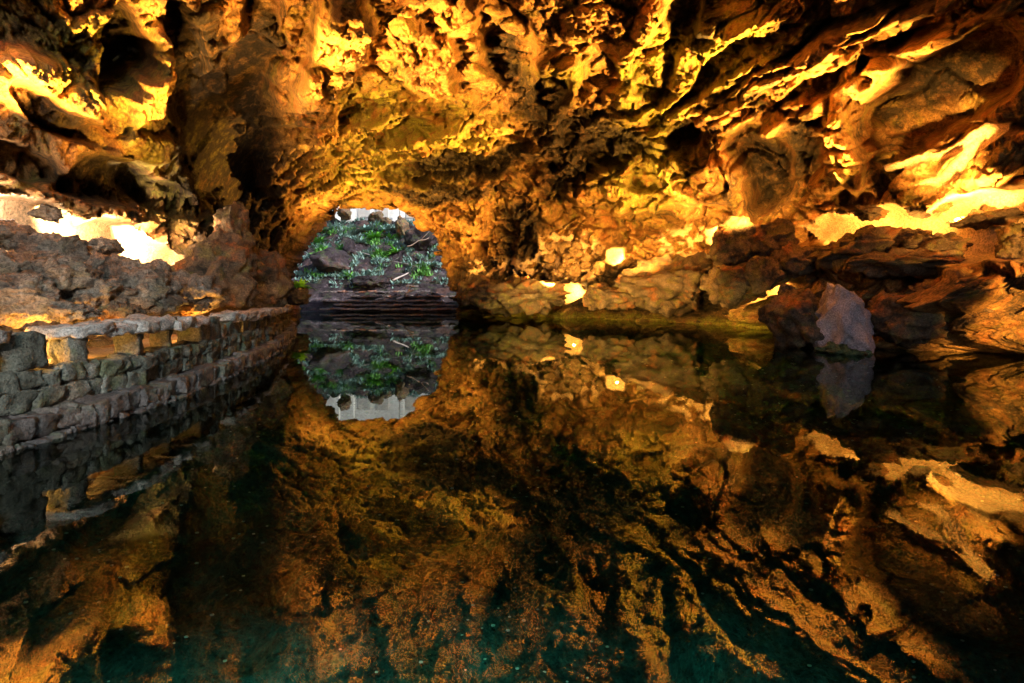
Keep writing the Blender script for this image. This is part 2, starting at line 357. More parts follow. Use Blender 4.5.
# a thick throat behind the ragged rim
from collections import Counter
e = np.concatenate([Fk[:, [0, 1]], Fk[:, [1, 2]], Fk[:, [2, 3]], Fk[:, [3, 0]]]); es = np.sort(e, 1)
key = es[:, 0].astype(np.int64)*10000000+es[:, 1]; u, inv, cnt = np.unique(key, return_inverse=True, return_counts=True)
bd = e[(cnt[inv] == 1)]
mid = Pd[bd].mean(1); bd = bd[(mid[:, 1] > 25) & (mid[:, 0] < 0) & (np.abs(mid[:, 2]) < 20)]
bd = bd[(fx[bd[:, 0]] > 250) & (fx[bd[:, 0]] < 500) & (fy[bd[:, 0]] > 150) & (bd[:, 0]//nc > 2) & (bd[:, 0]//nc < nr-3)]
Vall = [Pd]; Fall = [Fk]; base = len(Pd); ctr = np.array([-12.5, 0, 3.])
prev = {int(v): int(v) for v in np.unique(bd)}
cols = np.stack([pale, painted_shade, lich, smooth], 1); colall = [cols]
for L in range(1, 6):
    vs = sorted(prev); src = Pd[vs]; off = src-ctr; off[:, 1] = 0
    n_ = off/(np.linalg.norm(off, axis=1)[:, None]+1e-6)
    Vn = src+n_*(.32*L**1.3)[..., None] if False else src+n_*(.3*L**1.3)
    Vn = Vn+np.array([0, 1.5*L, 0]); Vn += n_*(.5*fbm(Vn*.9, 3, 90))[:, None]
    new = {v: base+i for i, v in enumerate(vs)}
    Fall.append(np.array([[prev[int(a)], new[int(a)], new[int(b)], prev[int(b)]] for a, b in bd], np.int64))
    Vall.append(Vn); colall.append(cols[vs]); base += len(vs); prev = new
Vs = np.concatenate(Vall); Fs = np.concatenate(Fall); Cs = np.concatenate(colall)
fn = np.cross(Vs[Fs[:, 2]]-Vs[Fs[:, 0]], Vs[Fs[:, 3]]-Vs[Fs[:, 1]]); VN = np.zeros_like(Vs)
for k in range(4): np.add.at(VN, Fs[:, k], fn)
VN /= np.linalg.norm(VN, axis=1)[:, None]+1e-9
fc = Vs[Fs].mean(1); cz = fc[:, 2]; cX = fc[:, 0]; mid_x = np.interp(fc[:, 1], YS, (XR+XL)/2)
split = 5.2+.9*perlin(fc*.5, 77)
which = np.where(cz > split, 0, np.where(cX > mid_x, 2, 1))
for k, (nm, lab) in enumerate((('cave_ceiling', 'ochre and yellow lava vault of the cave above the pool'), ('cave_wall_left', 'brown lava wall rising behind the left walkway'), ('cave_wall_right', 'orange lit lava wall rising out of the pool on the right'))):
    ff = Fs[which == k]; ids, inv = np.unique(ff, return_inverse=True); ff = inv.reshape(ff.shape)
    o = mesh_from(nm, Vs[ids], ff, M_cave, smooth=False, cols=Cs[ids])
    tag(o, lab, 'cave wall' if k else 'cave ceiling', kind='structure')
# nearest shell point seen at a pixel, for placing rocks and lamps on the real surface
_ok = (Pd[:, 1] > 2) & (np.arange(len(Pd))//nc > 40)
_q = np.stack([fx, fy], 1)
def on_shell(px, py, inward=0.):
    d = (_q[:, 0]-px)**2+(_q[:, 1]-py)**2+np.where(_ok, 0, 1e9); i = int(np.argmin(d))
    return Vector(Pd[i])+Vector(NB[i])*inward

# ------------------------------------------------------------------ rocks
_ico = {}
def ico(sub):
    if sub not in _ico:
        bm = bmesh.new(); bmesh.ops.create_icosphere(bm, subdivisions=sub, radius=1)
        _ico[sub] = (np.array([v.co[:] for v in bm.verts]), np.array([[v.index for v in f.verts] for f in bm.faces])); bm.free()
    return _ico[sub]
def rock_verts(r, seed, sub=5, planes=9, rough=1.0, rz=0., tilt=0., taper=0.):
    V, Fq = ico(sub); V = V.copy(); g = np.random.default_rng(seed); V[:, :2] *= (1-taper*(V[:, 2:]*.5+.5))
    for _ in range(planes):
        n = g.normal(size=3); n /= np.linalg.norm(n); d = g.uniform(.55, .85)
        V -= n*np.maximum(0, V@n-d)[:, None]
    s = (max(r)*1.0); W = V*np.array(r); o = g.uniform(-50, 50, 3)
    nn = V/np.linalg.norm(V, axis=1)[:, None]
    W += nn*(rough*s*(.16*(ridged(V*1.1+o, 5, 3)-.9)+.10*fbm(V*2.6+o, 4, 8)))[:, None]
    f1, f2, rr, pl = voro(V*2.1+o, 5); W += nn*(rough*s*(.07*pl+.05*(rr-.5)-.05*(1-sstep(0, .2, f2-f1))))[:, None]
    f1, f2, rr, pl = voro(V*6+o, 6); W += nn*(rough*s*(.03*pl-.03*(1-sstep(0, .5, f1))))[:, None]
    R = np.array(Euler((tilt*.4, tilt, rz)).to_matrix()); return W@R.T, Fq
def boulder(c, r, seed, label, mat=None, cat='rock', group=None, name='boulder', **k):
    V, Fq = rock_verts(r, seed, **k); lo = V[:, 2].min(); V = V-np.array([0, 0, lo])
    o = mesh_from(name, V, Fq, mat or M_boulder); o.location = (c[0], c[1], c[2]+lo)
    return tag(o, label, cat, group)
def px_boulder(px, py, Y, wpx, hpx, seed, label, mat=None, deep=1.0, **k):
    c = at(px, py, Y); rx = wpx/FP*Y/2*1.12; rz = hpx/FP*Y/2*1.12
    return boulder(c, (rx, max(rx, rz)*.9*deep, rz), seed, label, mat, **k)

G1 = 'lava boulders piled along the left walkway'
LB_ = [ # px, py, Y, w, h
 (6, 232, 7.6, 40, 28, 'rounded grey boulder against the white niche at the left picture edge'),
 (50, 252, 7.6, 52, 38, 'grey boulder under the white niche, right of the small pale gap'),
 (46, 214, 9.4, 22, 14, 'small dark stone standing alone inside the white lit niche'),
 (10, 272, 6.6, 60, 34, 'grey boulder below the small pale gap at the left picture edge'),
 (60, 278, 6.6, 56, 40, 'knobbly brown boulder in the middle of the left heap'),
 (24, 300, 6.0, 70, 42, 'low rough boulder directly above the first grey coping slab'),
 (92, 270, 7.8, 38, 28, 'dark boulder left of the tall lumpy boulder in front of the glow'),
 (104, 247, 9.0, 26, 15, 'small brown stone with an orange lit side inside the glowing niche'),
 (128, 276, 8.0, 42, 36, 'tall lumpy boulder in front of the brightest part of the left niche'),
 (158, 276, 8.8, 34, 28, 'round topped boulder at the right end of the glowing niche'),
 (92, 298, 6.8, 56, 34, 'flat grey boulder leaning above the long coping slab'),
 (140, 294, 7.6, 70, 36, 'wide brown boulder behind the middle of the walkway'),
 (184, 296, 9.4, 60, 42, 'broad brown boulder beneath the lower tip of the glowing niche'),
 (215, 276, 12.0, 66, 78, 'big brown rock mass beside the dark recess, left of the cave mouth'),
 (238, 240, 14.5, 36, 66, 'tall grey brown rock spur leaning against the dark recess'),
 (258, 282, 16.0, 48, 56, 'dark rock shoulder at the far end of the walkway'),
 (72, 311, 5.6, 40, 22, 'oblong grey stone lying across the gap between two coping slabs'),
 (118, 314, 6.4, 40, 18, 'low brown stone behind the long coping slab'),
 (190, 308, 9.2, 30, 16, 'low stone behind the bright walkway lamp'),
]
for i, (px, py, Yd, w, h, lab) in enumerate(LB_):
    px_boulder(px, py, Yd, w, h, 100+i, lab, M_grey if i < 13 or i == 16 else M_boulder, group=G1, sub=5, planes=7, rough=1.15, rz=i*.7)
G2 = 'loose rocks along the right bank'
RB = [
 (735, 245, 17.5, 40, 46, 'round brown boulder right of the small bright wall lamp', M_boulder),
 (775, 240, 16.8, 46, 34, 'smooth tan boulder beside the round brown boulder', M_boulder),
 (804, 262, 15.5, 52, 34, 'dark angular rock above the small yellow niche', M_boulder),
 (768, 276, 16, 40, 36, 'dark rock left of the small yellow niche', M_boulder),
 (856, 250, 14.2, 84, 32, 'long dark rock lying in front of the yellow niche', M_boulder),
 (906, 240, 13.8, 40, 16, 'thin dark slab of rock bridging the yellow niche', M_boulder),
 (929, 246, 12.8, 56, 20, 'flat oval dark rock on the lower lip of the yellow niche', M_boulder),
 (905, 262, 12.4, 80, 22, 'low dark ledge rock beneath the oval rock', M_boulder),
 (985, 221, 12.6, 56, 12, 'dark pointed rock sticking into the yellow niche from the right', M_boulder),
 (1018, 250, 11.2, 34, 50, 'large brown rock at the right picture edge beside the niche', M_boulder),
 (788, 292, 14.5, 16, 16, 'small stone sitting inside the small yellow niche', M_boulder),
 (870, 212, 14.6, 28, 14, 'brown lump hanging over the top of the yellow niche', M_boulder),
 (925, 207, 13.8, 36, 16, 'reddish lump on the upper lip of the yellow niche', M_boulder),
 (668, 284, 23, 104, 46, 'dark craggy rock mass rising between the two right lamps', M_boulder),
 (608, 297, 25.5, 52, 24, 'brown rock mass right of the lowest lamp', M_boulder),
 (735, 285, 17.5, 60, 36, 'low mossy rock at the water under the round boulder', M_boulder),
 (520, 296, 30.0, 90, 26, 'long low dark rock at the water left of the lowest lamp', M_boulder),
 (478, 292, 34.0, 40, 34, 'dark rock closing the right side of the cave mouth', M_boulder),
 (803, 326, 12.6, 70, 62, 'brown pitted rock leaning on the lilac stone', M_boulder),
 (960, 300, 11.0, 90, 36, 'broad orange brown ledge above the water on the right', M_boulder),
 (900, 318, 11.6, 70, 44, 'weathered brown rock right of the lilac stone', M_boulder),
]
for i, (px, py, Yd, w, h, lab, mt) in enumerate(RB):
    px_boulder(px, py, Yd, w, h, 300+i, lab, mt, group=G2, sub=5, planes=8, rough=.9, rz=i*1.3)
px_boulder(842, 322, 11.6, 50, 94, 555, 'pale lilac grey pointed stone standing at the water on the right', M_slab, deep=.8, sub=5, planes=10, rough=.6, taper=.55, name='standing_stone')
px_boulder(846, 352, 11.2, 46, 16, 556, 'low dark stone with green algae at the foot of the lilac stone', rock_mat('algae_stone', (.04, .06, .04), (.10, .17, .09), (.22, .36, .2), lichen_amt=.2, sc=2), sub=5, planes=6, rough=1.3)

for i in range(16):
    px = random.uniform(545, 640); py = 258+12*math.sin(i*2.3)+random.uniform(-7, 7)
    if abs(px-574) < 9 and py > 278: continue
    if math.hypot(px-617, py-257) < 12: continue
    sz = random.uniform(9, 17); px_boulder(px, py, on_shell(px, py).y-.35, sz, sz*.85, 820+i, 'small rounded rock in the lit cluster between the two lower floodlights', M_tan, group='small rounded rocks in the lit cluster', sub=4, planes=5, rough=.7)
# ------------------------------------------------------------------ the left walkway and its parapet
SH = [(-4.4, -9), (-4.4, 0), (-4.4, 3.9), (-4.45, 5.7), (-5.0, 8.2), (-6.0, 11.5), (-7.6, 15.5), (-9.6, 20), (-12.9, 26), (-16.8, 33)]
def shore(s):                            # s is the arc length, 0 at Y = 0
    pts = SH; acc = -9.0
    for a, b in zip(pts[:-1], pts[1:]):
        L = math.dist(a, b)
        if s <= acc+L or b is pts[-1]:
            t = (s-acc)/L; x = a[0]+(b[0]-a[0])*t; y = a[1]+(b[1]-a[1])*t
            return Vector((x, y, 0)), Vector(((b[0]-a[0])/L, (b[1]-a[1])/L, 0))
        acc += L
def shore_pt(s, back, z):
    p, t = shore(s); n = Vector((-t.y, t.x, 0)); q_ = p+n*back; return Vector((q_.x, q_.y, z))
def _cube(n=5):
    bm = bmesh.new(); bmesh.ops.create_cube(bm, size=2); bmesh.ops.subdivide_edges(bm, edges=bm.edges[:], cuts=n, use_grid_fill=True)
    V = np.array([v.co[:] for v in bm.verts]); Fq = [[v.index for v in f.verts] for f in bm.faces]; bm.free(); return V, Fq
CUBE = _cube(6)
def stone_block(mb, s, back, z, L, D, H, seed, amp=.03, rot=0):
    V, Fq = CUBE; g = np.random.default_rng(seed)
    # rounded corners, uneven faces
    ln = np.linalg.norm(V, axis=1)[:, None]; mx = np.abs(V).max(1)[:, None]
    W = V*(1-.05*(ln/mx-1)); W = W*np.array([L, D, H])*.5
    W += amp*np.stack([fbm(W*5+g.uniform(-90, 90, 3), 4, k) for k in range(3)], 1)*1.3
    skew = g.uniform(-.08, .08, 3); W[:, 0] += W[:, 2]*skew[0]; W[:, 2] += W[:, 0]*skew[1]
    p, t = shore(s); a = math.atan2(t.y, t.x)+rot+g.uniform(-.05, .05); c, sn = math.cos(a), math.sin(a)
    X = W[:, 0]*c-W[:, 1]*sn; Yy = W[:, 0]*sn+W[:, 1]*c; o = shore_pt(s, back, z)
    mb.add(np.stack([X+o.x, Yy+o.y, W[:, 2]+o.z], 1), Fq)
wall = empty('parapet_wall', (-4.6, 4, 0), 'low dry stone wall with a gapped parapet curving along the pool on the left', 'stone wall')
inv_w = Matrix.Translation(-Vector((-4.6, 4, 0)))
def wall_part(mb, name, mat):
    mb.v = [tuple(Vector(v)-Vector((-4.6, 4, 0))) for v in mb.v]; return mb.build(name, mat, wall, True)
wet = MB(); dry = MB(); sd = 1000
courses = [(-.35, .34), (-.08, .22), (.14, .22), (.35, .20), (.53, .16)]
for ci, (z, H) in enumerate(courses):
    s = 1.5-(ci % 2)*.15
    while s < 27:
        L = random.uniform(.14, .34) if ci != 3 else random.uniform(.2, .42)
        if ci in (1,): L *= .6
        stone_block(wet if ci < 3 else dry, s+L/2, .14+(ci*.045 if ci > 2 else ci*.03-.12)+random.uniform(-.03, .04)+(.05 if ci == 3 else 0), z+random.uniform(-.015, .015), L*1.0, .38, H*random.uniform(.9, 1.12), sd, .036); sd += 1
        s += L*.97
wall_part(wet, 'wet_masonry', M_wetblock); wall_part(dry, 'dry_masonry', M_block)
# a solid core behind the facing stones
core = MB(); ss = np.arange(-8, 28, .8); V = []; 
for s in ss: V += [shore_pt(s, .22, -1.2), shore_pt(s, .22, .5), shore_pt(s, .45, .5), shore_pt(s, .45, -1.2)]
core.add(V, [(i*4+k, i*4+(k+1) % 4, i*4+4+(k+1) % 4, i*4+4+k) for i in range(len(ss)-1) for k in range(4)]); wall_part(core, 'wall_core', M_wetblock)
# parapet posts and coping: (start, end) of each coping run
s = 1.6; k = 0; runs = [(1.2, 4.05), (4.75, 6.35), (6.4, 7.4), (8.7, 12.2), (12.3, 17.5), (17.6, 26.5)]
for a, b in runs:
    s = a+.05
    while s < b-.1:
        w = random.uniform(.15, .26); mb = MB(); stone_block(mb, s+w/2, .34, .745, w, .24, .30, sd, .03); sd += 1
        wall_part(mb, 'parapet_post', M_block); s += w+(random.uniform(.5, .85) if a < 8 else random.uniform(.08, .3))
    s = a
    while s < b:
        L = min(random.uniform(.25, .7), b-s+.1); mb = MB()
        stone_block(mb, s+L/2, .35+random.uniform(-.03, .03), .955+random.uniform(-.02, .025), L*1.02, random.uniform(.42, .56), random.uniform(.10, .17), sd, .045); sd += 1
        wall_part(mb, 'coping_slab', M_cope); s += L
for s_, z_, L_, H_ in ((7.55, .78, .3, .36), (7.95, .80, .32, .40), (8.35, .72, .28, .26), (4.35, .80, .34, .36)):
    mb = MB(); stone_block(mb, s_, .36, z_, L_, .36, H_, sd, .025); sd += 1; wall_part(mb, 'corner_stone', M_block)
# path and the bank behind it
def ribbon(name, b0, b1, zf, n, amp, mat, s0=-9, s1=33, ds=.12, seed=0):
    ss = np.arange(s0, s1, ds); bb = np.linspace(b0, b1, n); V = np.array([[tuple(shore_pt(float(s), float(b), zf(s, b))) for b in bb] for s in ss]).reshape(-1, 3)
    e_ = np.tile(np.sin(np.pi*np.linspace(0, 1, n))**.5, len(ss)) if n > 6 else np.ones(len(V))
    V[:, 2] += amp*fbm(V*1.6+seed, 5, 12)*e_; V[:, 0] += amp*.7*fbm(V*1.6+seed+9, 4, 13)*e_
    id_ = np.arange(len(V)).reshape(len(ss), n); Fq = np.stack([id_[:-1, :-1], id_[:-1, 1:], id_[1:, 1:], id_[1:, :-1]], -1).reshape(-1, 4)
    return mesh_from(name, V, Fq, mat)
tag(ribbon('path', .4, 2.1, lambda s, b: .5, 12, .012, M_path), 'worn ochre stone walkway behind the parapet', 'path', kind='structure')
tag(ribbon('rock_bank', 2.0, 7.0, lambda s, b: .35+min(1.35, max(0, b-2)**.9*.5), 46, .42, M_grey, seed=4), 'rough grey lava bank rising from the walkway', 'bank', kind='structure')

# ------------------------------------------------------------------ water and pool bed
def water_mat():
    m, nt = newmat('pool_water')
    tc = N(nt, 'ShaderNodeTexCoord'); n = noise(nt, tc.outputs['Object'], 1.3, 3, .5)
    bp = N(nt, 'ShaderNodeBump'); bp.inputs['Strength'].default_value = .03; bp.inputs['Distance'].default_value = .02; nt.links.new(n, bp.inputs['Height'])
    fr = N(nt, 'ShaderNodeFresnel'); fr.inputs['IOR'].default_value = 1.5
    gl = N(nt, 'ShaderNodeBsdfGlossy'); gl.inputs['Roughness'].default_value = .008; gl.inputs['Color'].default_value = (.72, .77, .73, 1); nt.links.new(bp.outputs[0], gl.inputs['Normal'])
    tr = N(nt, 'ShaderNodeBsdfTransparent'); tr.inputs['Color'].default_value = (.55, .85, .78, 1)
    mx = N(nt, 'ShaderNodeMixShader'); nt.links.new(remap_lin(nt, fr.outputs[0], 0, 1, .03, .97), mx.inputs[0]); nt.links.new(tr.outputs[0], mx.inputs[1]); nt.links.new(gl.outputs[0], mx.inputs[2])
    out = N(nt, 'ShaderNodeOutputMaterial'); nt.links.new(mx.outputs[0], out.inputs[0]); return m
def remap_lin(nt, v, a, b, c, d):
    n = nt.nodes.new('ShaderNodeMapRange'); nt.links.new(v, n.inputs[0])
    for i, x in enumerate((a, b, c, d)): n.inputs[1+i].default_value = x
    return n.outputs[0]
w = mesh_from('water', [(-26, -17, 0), (16, -17, 0), (16, 56, 0), (-26, 56, 0)], [(0, 1, 2, 3)], water_mat(), smooth=False)
tag(w, 'still dark pool mirroring the cave', 'water', kind='structure')
def pool_z(x, y):
    return None
xs = np.arange(-24, 16.2, .12); ys = np.concatenate([np.arange(-16, 14, .10), np.arange(14, 56, .35)])
Xg, Yg = np.meshgrid(xs, ys); Pp = np.stack([Xg, Yg, 0*Xg], -1).reshape(-1, 3)
f1, f2, r, pl = voro(np.stack([Pp[:, 0], Pp[:, 1], 0*Pp[:, 0]], 1)*1.5+.31*fbm(Pp*2, 3, 4)[:, None], 8)
g1, g2, r2, pl2 = voro(Pp*4.2+.2, 9)
Zp = -1.25+.35*fbm(Pp*.25, 3, 15)+.30*(1-f1)*r+.22*ridged(Pp*.7, 4, 16)+.09*(1-g1)*(.4+r2)
Pp[:, 2] = np.minimum(Zp, -.06)
id_ = np.arange(len(Pp)).reshape(Xg.shape); Fq = np.stack([id_[:-1, :-1], id_[:-1, 1:], id_[1:, 1:], id_[1:, :-1]], -1).reshape(-1, 4)
tag(mesh_from('pool_bed', Pp, Fq, M_floor), 'stony green pool bed seen through the clear water', 'pool bed', kind='structure')
# tiny pale crabs and shell bits dotted over the bed
mb = MB(); V8, F8 = ico(1)
for i in range(2600):
    y = random.uniform(1.0, 16); x = random.uniform(-1.15*y-0.3, 1.2*y); 
    if x < -4.2 or x > 11.5 or abs(x) > 12: continue
    if random.random() > .35+.65*abs(math.sin(x*.9+y*.5)): continue
    k = random.uniform(.003, .007)*(.6+y*.32); ix = int((x+24)/.12)
    iy = int(np.searchsorted(ys, y)); z = Pp[id_[min(iy, len(ys)-1), min(ix, len(xs)-1)], 2]+.02
    mb.add(V8*np.array([k*1.6, k, k*.7])+np.array([x, y, z]), F8.tolist())
m_speck = plain_mat('pale_shell', (.75, .8, .7), (.4, .75, .5), .5)
tag(mb.build('pale_specks', m_speck), 'tiny pale crabs and shell bits scattered over the dark pool bed', 'specks', kind='stuff')

# ------------------------------------------------------------------ the open pit beyond the mouth
xs = np.arange(-62, 30, .3); ys = np.arange(44.5, 100, .28); Xg, Yg = np.meshgrid(xs, ys); Pp = np.stack([Xg, Yg, 0*Xg], -1).reshape(-1, 3)
def pit_h(x, y):
    z = np.where(y < 51, -1.2+(y-45)*.22, .12+(y-51)*.56)
    z = np.minimum(z, 14.4+0*y)
    side = np.maximum(0, -(x+31))*.9+np.maximum(0, x+4)*.9; return z+np.minimum(side, 12)*sstep(47, 54, y)
h0 = pit_h(Pp[:, 0], Pp[:, 1]); stp = .55; hh = np.where((h0 > 0) & (h0 < 5.5), (np.floor(h0/stp)+sstep(.55, .95, h0/stp-np.floor(h0/stp)))*stp, h0)
f1, f2, r, pl = voro(Pp*.9, 12); amp = np.where(h0 > 5, 1, np.where(h0 > 0, .35, .15))
Pp[:, 2] = hh+amp*(.5*fbm(Pp*.35, 4, 31)+.45*pl+.4*(1-f1)*r-.1)
Pp[:, 1] += .5*fbm(Pp*.8, 3, 33)
id_ = np.arange(len(Pp)).reshape(Xg.shape); Fq = np.stack([id_[:-1, :-1], id_[:-1, 1:], id_[1:, 1:], id_[1:, :-1]], -1).reshape(-1, 4)
tag(mesh_from('terraced_slope', Pp, Fq, M_slope), 'violet grey lava slope stepping up in daylight beyond the cave mouth', 'slope', kind='structure')
def ground_z(x, y):
    ix = int(round((x+62)/.3)); iy = int(round((y-44.5)/.28)); return float(Pp[id_[min(max(iy, 0), len(ys)-1), min(max(ix, 0), len(xs)-1)], 2])
def on_slope(px, py):
    for y in np.arange(48, 92, .25):
        p = at(px, py, y)
        if p.z < ground_z(p.x, p.y): return p
    return at(px, py, 78)
# long low steps at the foot
G3 = 'long stone steps at the foot of the slope'
M_step = rock_mat('step_stone', (.09, .075, .085), (.2, .175, .19), (.42, .38, .4), lichen_amt=.1, sc=.9, bump=.6)
for i, (y, z, x0, x1, lab) in enumerate(((50.2, .06, -21, -5.5, 'lowest pale stone step at the far waterline'), (51.4, .5, -20, -6.5, 'second stone step above the far waterline'), (52.6, .95, -22, -8, 'third stone step above the far waterline'), (54, 1.5, -19, -6.5, 'fourth stone step with debris lying on it'), (55.4, 2.05, -23, -10, 'narrow stone step left of the leaning branches'), (57, 2.8, -18, -6.8, 'topmost stone step under the planted slope'))):
    W, Fq2 = CUBE; n_ = 14; mb = MB()
    for k in range(n_):
        L = (x1-x0)/n_; U = W*np.array([L*.52, .55, .09]); U += .05*np.stack([fbm(U*2+k*7+i, 3, kk) for kk in range(3)], 1)
        mb.add(U+np.array([x0+L*(k+.5), y+.25*math.sin(k*.9+i), z+.25+.05*math.sin(k*1.7+i)]), Fq2)
    o = mb.build('stone_step', M_step, None, True); tag(o, lab, 'stone step', G3)
# white wall with piers on the rim of the pit
M_white = plain_mat('white_render', (.82, .80, .76), (.7, .68, .64), .8, 2, .15)
bx0 = at(318, 300, 80).x; bx1 = at(432, 300, 80).x
bw = empty('white_building', ((bx0+bx1)/2, 80, 14), 'white rendered garden building with piers at the top of the slope', 'building')
def bwpart(name, c, h, mat=M_white):
    mb = MB(); mb.box(Vector(c)-bw.location, h); return mb.build(name, mat, bw)
bwpart('wall', ((bx0+bx1)/2, 82, 17.5), ((bx1-bx0)/2, .3, 4.5)); bwpart('roof', ((bx0+bx1)/2, 81.9, 22.3), ((bx1-bx0)/2+.5, .8, .25))
bwpart('parapet', ((bx0+bx1)/2, 78.2, 14.6), ((bx1-bx0)/2, .18, .45))
for px in (336, 352, 396, 402, 425): x = at(px, 300, 78.6).x; bwpart('pier', (x, 78.8, 17.5), (.55 if px in (336, 396) else .3, .3, 4.4))
M_glass = plain_mat('dark_window_glass', (.60, .56, .5), (.45, .43, .4), .4, 1, 0)
for px in (364, 382, 412): x = at(px, 300, 81.6).x; bwpart('window', (x, 81.66, 17.2), (1.1, .05, 1.2), M_glass)
G4 = 'ochre rocks in front of the white building'
for i, (px, py, w_, h_, lab) in enumerate(((375, 217, 14, 13, 'ochre rock in front of the middle of the white building'), (345, 213, 12, 14, 'brown rock beside the left pier of the white building'), (401, 228, 12, 22, 'orange brown rock leaning by the right pier of the white building'), (422, 240, 30, 26, 'dark violet rock mass on the right side of the slope'), (386, 222, 10, 8, 'small ochre rock right of the middle rock'), (330, 262, 40, 22, 'dark violet boulder low on the left of the slope'), (372, 282, 34, 12, 'flat violet boulder above the stone steps'), (350, 250, 16, 16, 'grey upright boulder among the agaves'))):
    p = on_slope(px, py+h_*.4); 
    if p.y > 76: p.y = 76
    px_boulder(px, py, p.y, w_, h_, 700+i, lab, M_slope if i in (3, 5, 6, 7) else M_boulder, group=G4 if i in (0, 1, 2, 4) else 'violet boulders on the slope', sub=4, planes=7)

# plants
def leafmat(name, c, c2): return plain_mat(name, c, c2, .55, 1.5, .1)
M_ag = leafmat('agave_leaf', (.10, .30, .035), (.05, .16, .03)); M_blue = leafmat('blue_leaf', (.18, .30, .26), (.10, .19, .17)); M_lime = leafmat('lime_leaf', (.16, .42, .03), (.07, .25, .02))
def rosette(loc, R, n, mat, label, kind='agave', group=None, up=.7, seed=0):
    g = random.Random(seed); root = empty(kind, loc, label, 'plant', group); mb = MB()
    for i in range(n):
        a = g.uniform(0, 6.28); e_ = g.uniform(.15, 1.35)*up; L = R*g.uniform(.7, 1.1); w_ = L*(.085 if kind != 'fern' else .12); pts = []
        for t in (0, .3, .6, .85, 1.):
            h_ = L*t*math.sin(e_)-L*.35*t*t*math.cos(e_); r_ = L*t*math.cos(e_); pts.append((r_, h_, w_*(1-t**2)*(.6+1.2*t*(1-t)*2)+.003))
        V = []
        for r_, h_, ww in pts:
            c_ = Vector((math.cos(a)*r_, math.sin(a)*r_, h_)); s_ = Vector((-math.sin(a), math.cos(a), 0))*ww
            V += [c_-s_, c_-Vector((0, 0, ww*.5)), c_+s_]
        mb.add(V, [(k*3+j, k*3+j+1, k*3+j+4, k*3+j+3) for k in range(4) for j in range(2)])
    mb.build('leaves', mat, root, True); sb = MB(); sb.tube([(0, 0, -.3), (0, 0, R*.12)], [R*.1, R*.07], 8); sb.build('stem', M_boulder, root); return root
PL = [(319, 241, 2.0, M_ag, 'lime green agave on the left of the slope below the white building'), (342, 247, 1.5, M_ag, 'small bright agave right of the leftmost agave'), (345, 262, 1.6, M_lime, 'low green tuft in the lower left middle of the slope'), (375, 236, 2.3, M_lime, 'tall bright green agave in the centre of the slope'), (361, 240, 1.9, M_blue, 'grey green agave left of the tall bright centre agave'), (391, 236, 1.6, M_ag, 'green agave above the leaning branch'), (396, 250, 1.8, M_lime, 'wide yellow green agave right of centre'), (380, 252, 1.7, M_ag, 'green agave below the tall bright centre agave'), (408, 248, 1.4, M_blue, 'grey agave near the right rim of the mouth'), (350, 274, 1.5, M_lime, 'yellow green tuft just above the stone steps on the left'), (362, 284, 1.5, M_lime, 'lone green tuft directly above the stone steps'), (372, 270, 1.3, M_blue, 'pale blue green tuft above the lone tuft'), (430, 263, 1.4, M_blue, 'blue green tuft low at the right rim of the mouth'), (330, 228, 2.2, M_blue, 'blue grey bush under the left pier of the white building'), (365, 228, 2.2, M_blue, 'pale blue grey bush under the middle of the white building'), (385, 228, 2.0, M_blue, 'pale blue grey bush right of the middle rock'), (312, 255, 1.5, M_blue, 'blue grey tuft at the left rim of the mouth'), (335, 258, 1.4, M_blue, 'blue grey tuft over the dark violet boulder'), (352, 232, 1.7, M_blue, 'dusty grey tuft high on the left half of the slope'), (322, 235, 1.4, M_blue, 'dusty tuft beneath the blue grey bush')]
for i, (px, py, R_, mt, lab) in enumerate(PL):
    p = on_slope(px, py+3); rosette((p.x, p.y, p.z), R_*1.15, 40, mt, lab, 'agave' if mt is not M_blue else 'desert_shrub', 'plants on the slope beyond the mouth', seed=i)
p = at(300, 287, 30); rosette((p.x, p.y, p.z), 1.0, 40, M_lime, 'bright green fern growing on the lower left rim of the cave mouth', 'fern', seed=77)
px_boulder(297, 296, 30.5, 26, 18, 790, 'violet rock under the bright green fern', M_slope, sub=4)
# ground cover of the slope
mb = MB(); g = random.Random(5)
for i in range(2600):
    x = g.uniform(-34, -6); y = g.uniform(56, 77); z = ground_z(x, y)
    if fbm(np.array([[x*.35, y*.35, 0]]), 2, 5)[0] < .02: continue
    for k in range(7):
        a = g.uniform(0, 6.28); L = g.uniform(.35, .9); d = Vector((math.cos(a), math.sin(a), g.uniform(.5, 1.6))).normalized()*L; s_ = Vector((-math.sin(a), math.cos(a), 0))*.08; c_ = Vector((x+g.uniform(-.4, .4), y+g.uniform(-.4, .4), z-.02))
        mb.add([c_-s_, c_+s_, c_+d*.6+s_*.8, c_+d, c_+d*.6-s_*.8], [(0, 1, 2, 4), (4, 2, 3)])
tag(mb.build('ground_cover', M_blue), 'dusty green ground cover spread over the slope', 'ground cover', kind='stuff')
mb = MB()
for i in range(1500):
    x = g.uniform(-34, -6); y = g.uniform(58, 76); z = ground_z(x, y)
    if fbm(np.array([[x*.3+9, y*.3, 0]]), 2, 5)[0] < .3: continue
    for k in range(8):
        a = g.uniform(0, 6.28); L = g.uniform(.4, 1.0); d = Vector((math.cos(a), math.sin(a), g.uniform(.6, 1.8))).normalized()*L; s_ = Vector((-math.sin(a), math.cos(a), 0))*.09; c_ = Vector((x+g.uniform(-.5, .5), y+g.uniform(-.5, .5), z-.02))
        mb.add([c_-s_, c_+s_, c_+d*.6+s_*.8, c_+d, c_+d*.6-s_*.8], [(0, 1, 2, 4), (4, 2, 3)])
tag(mb.build('green_undergrowth', M_ag), 'bright green undergrowth between the agaves on the slope', 'undergrowth', kind='stuff')
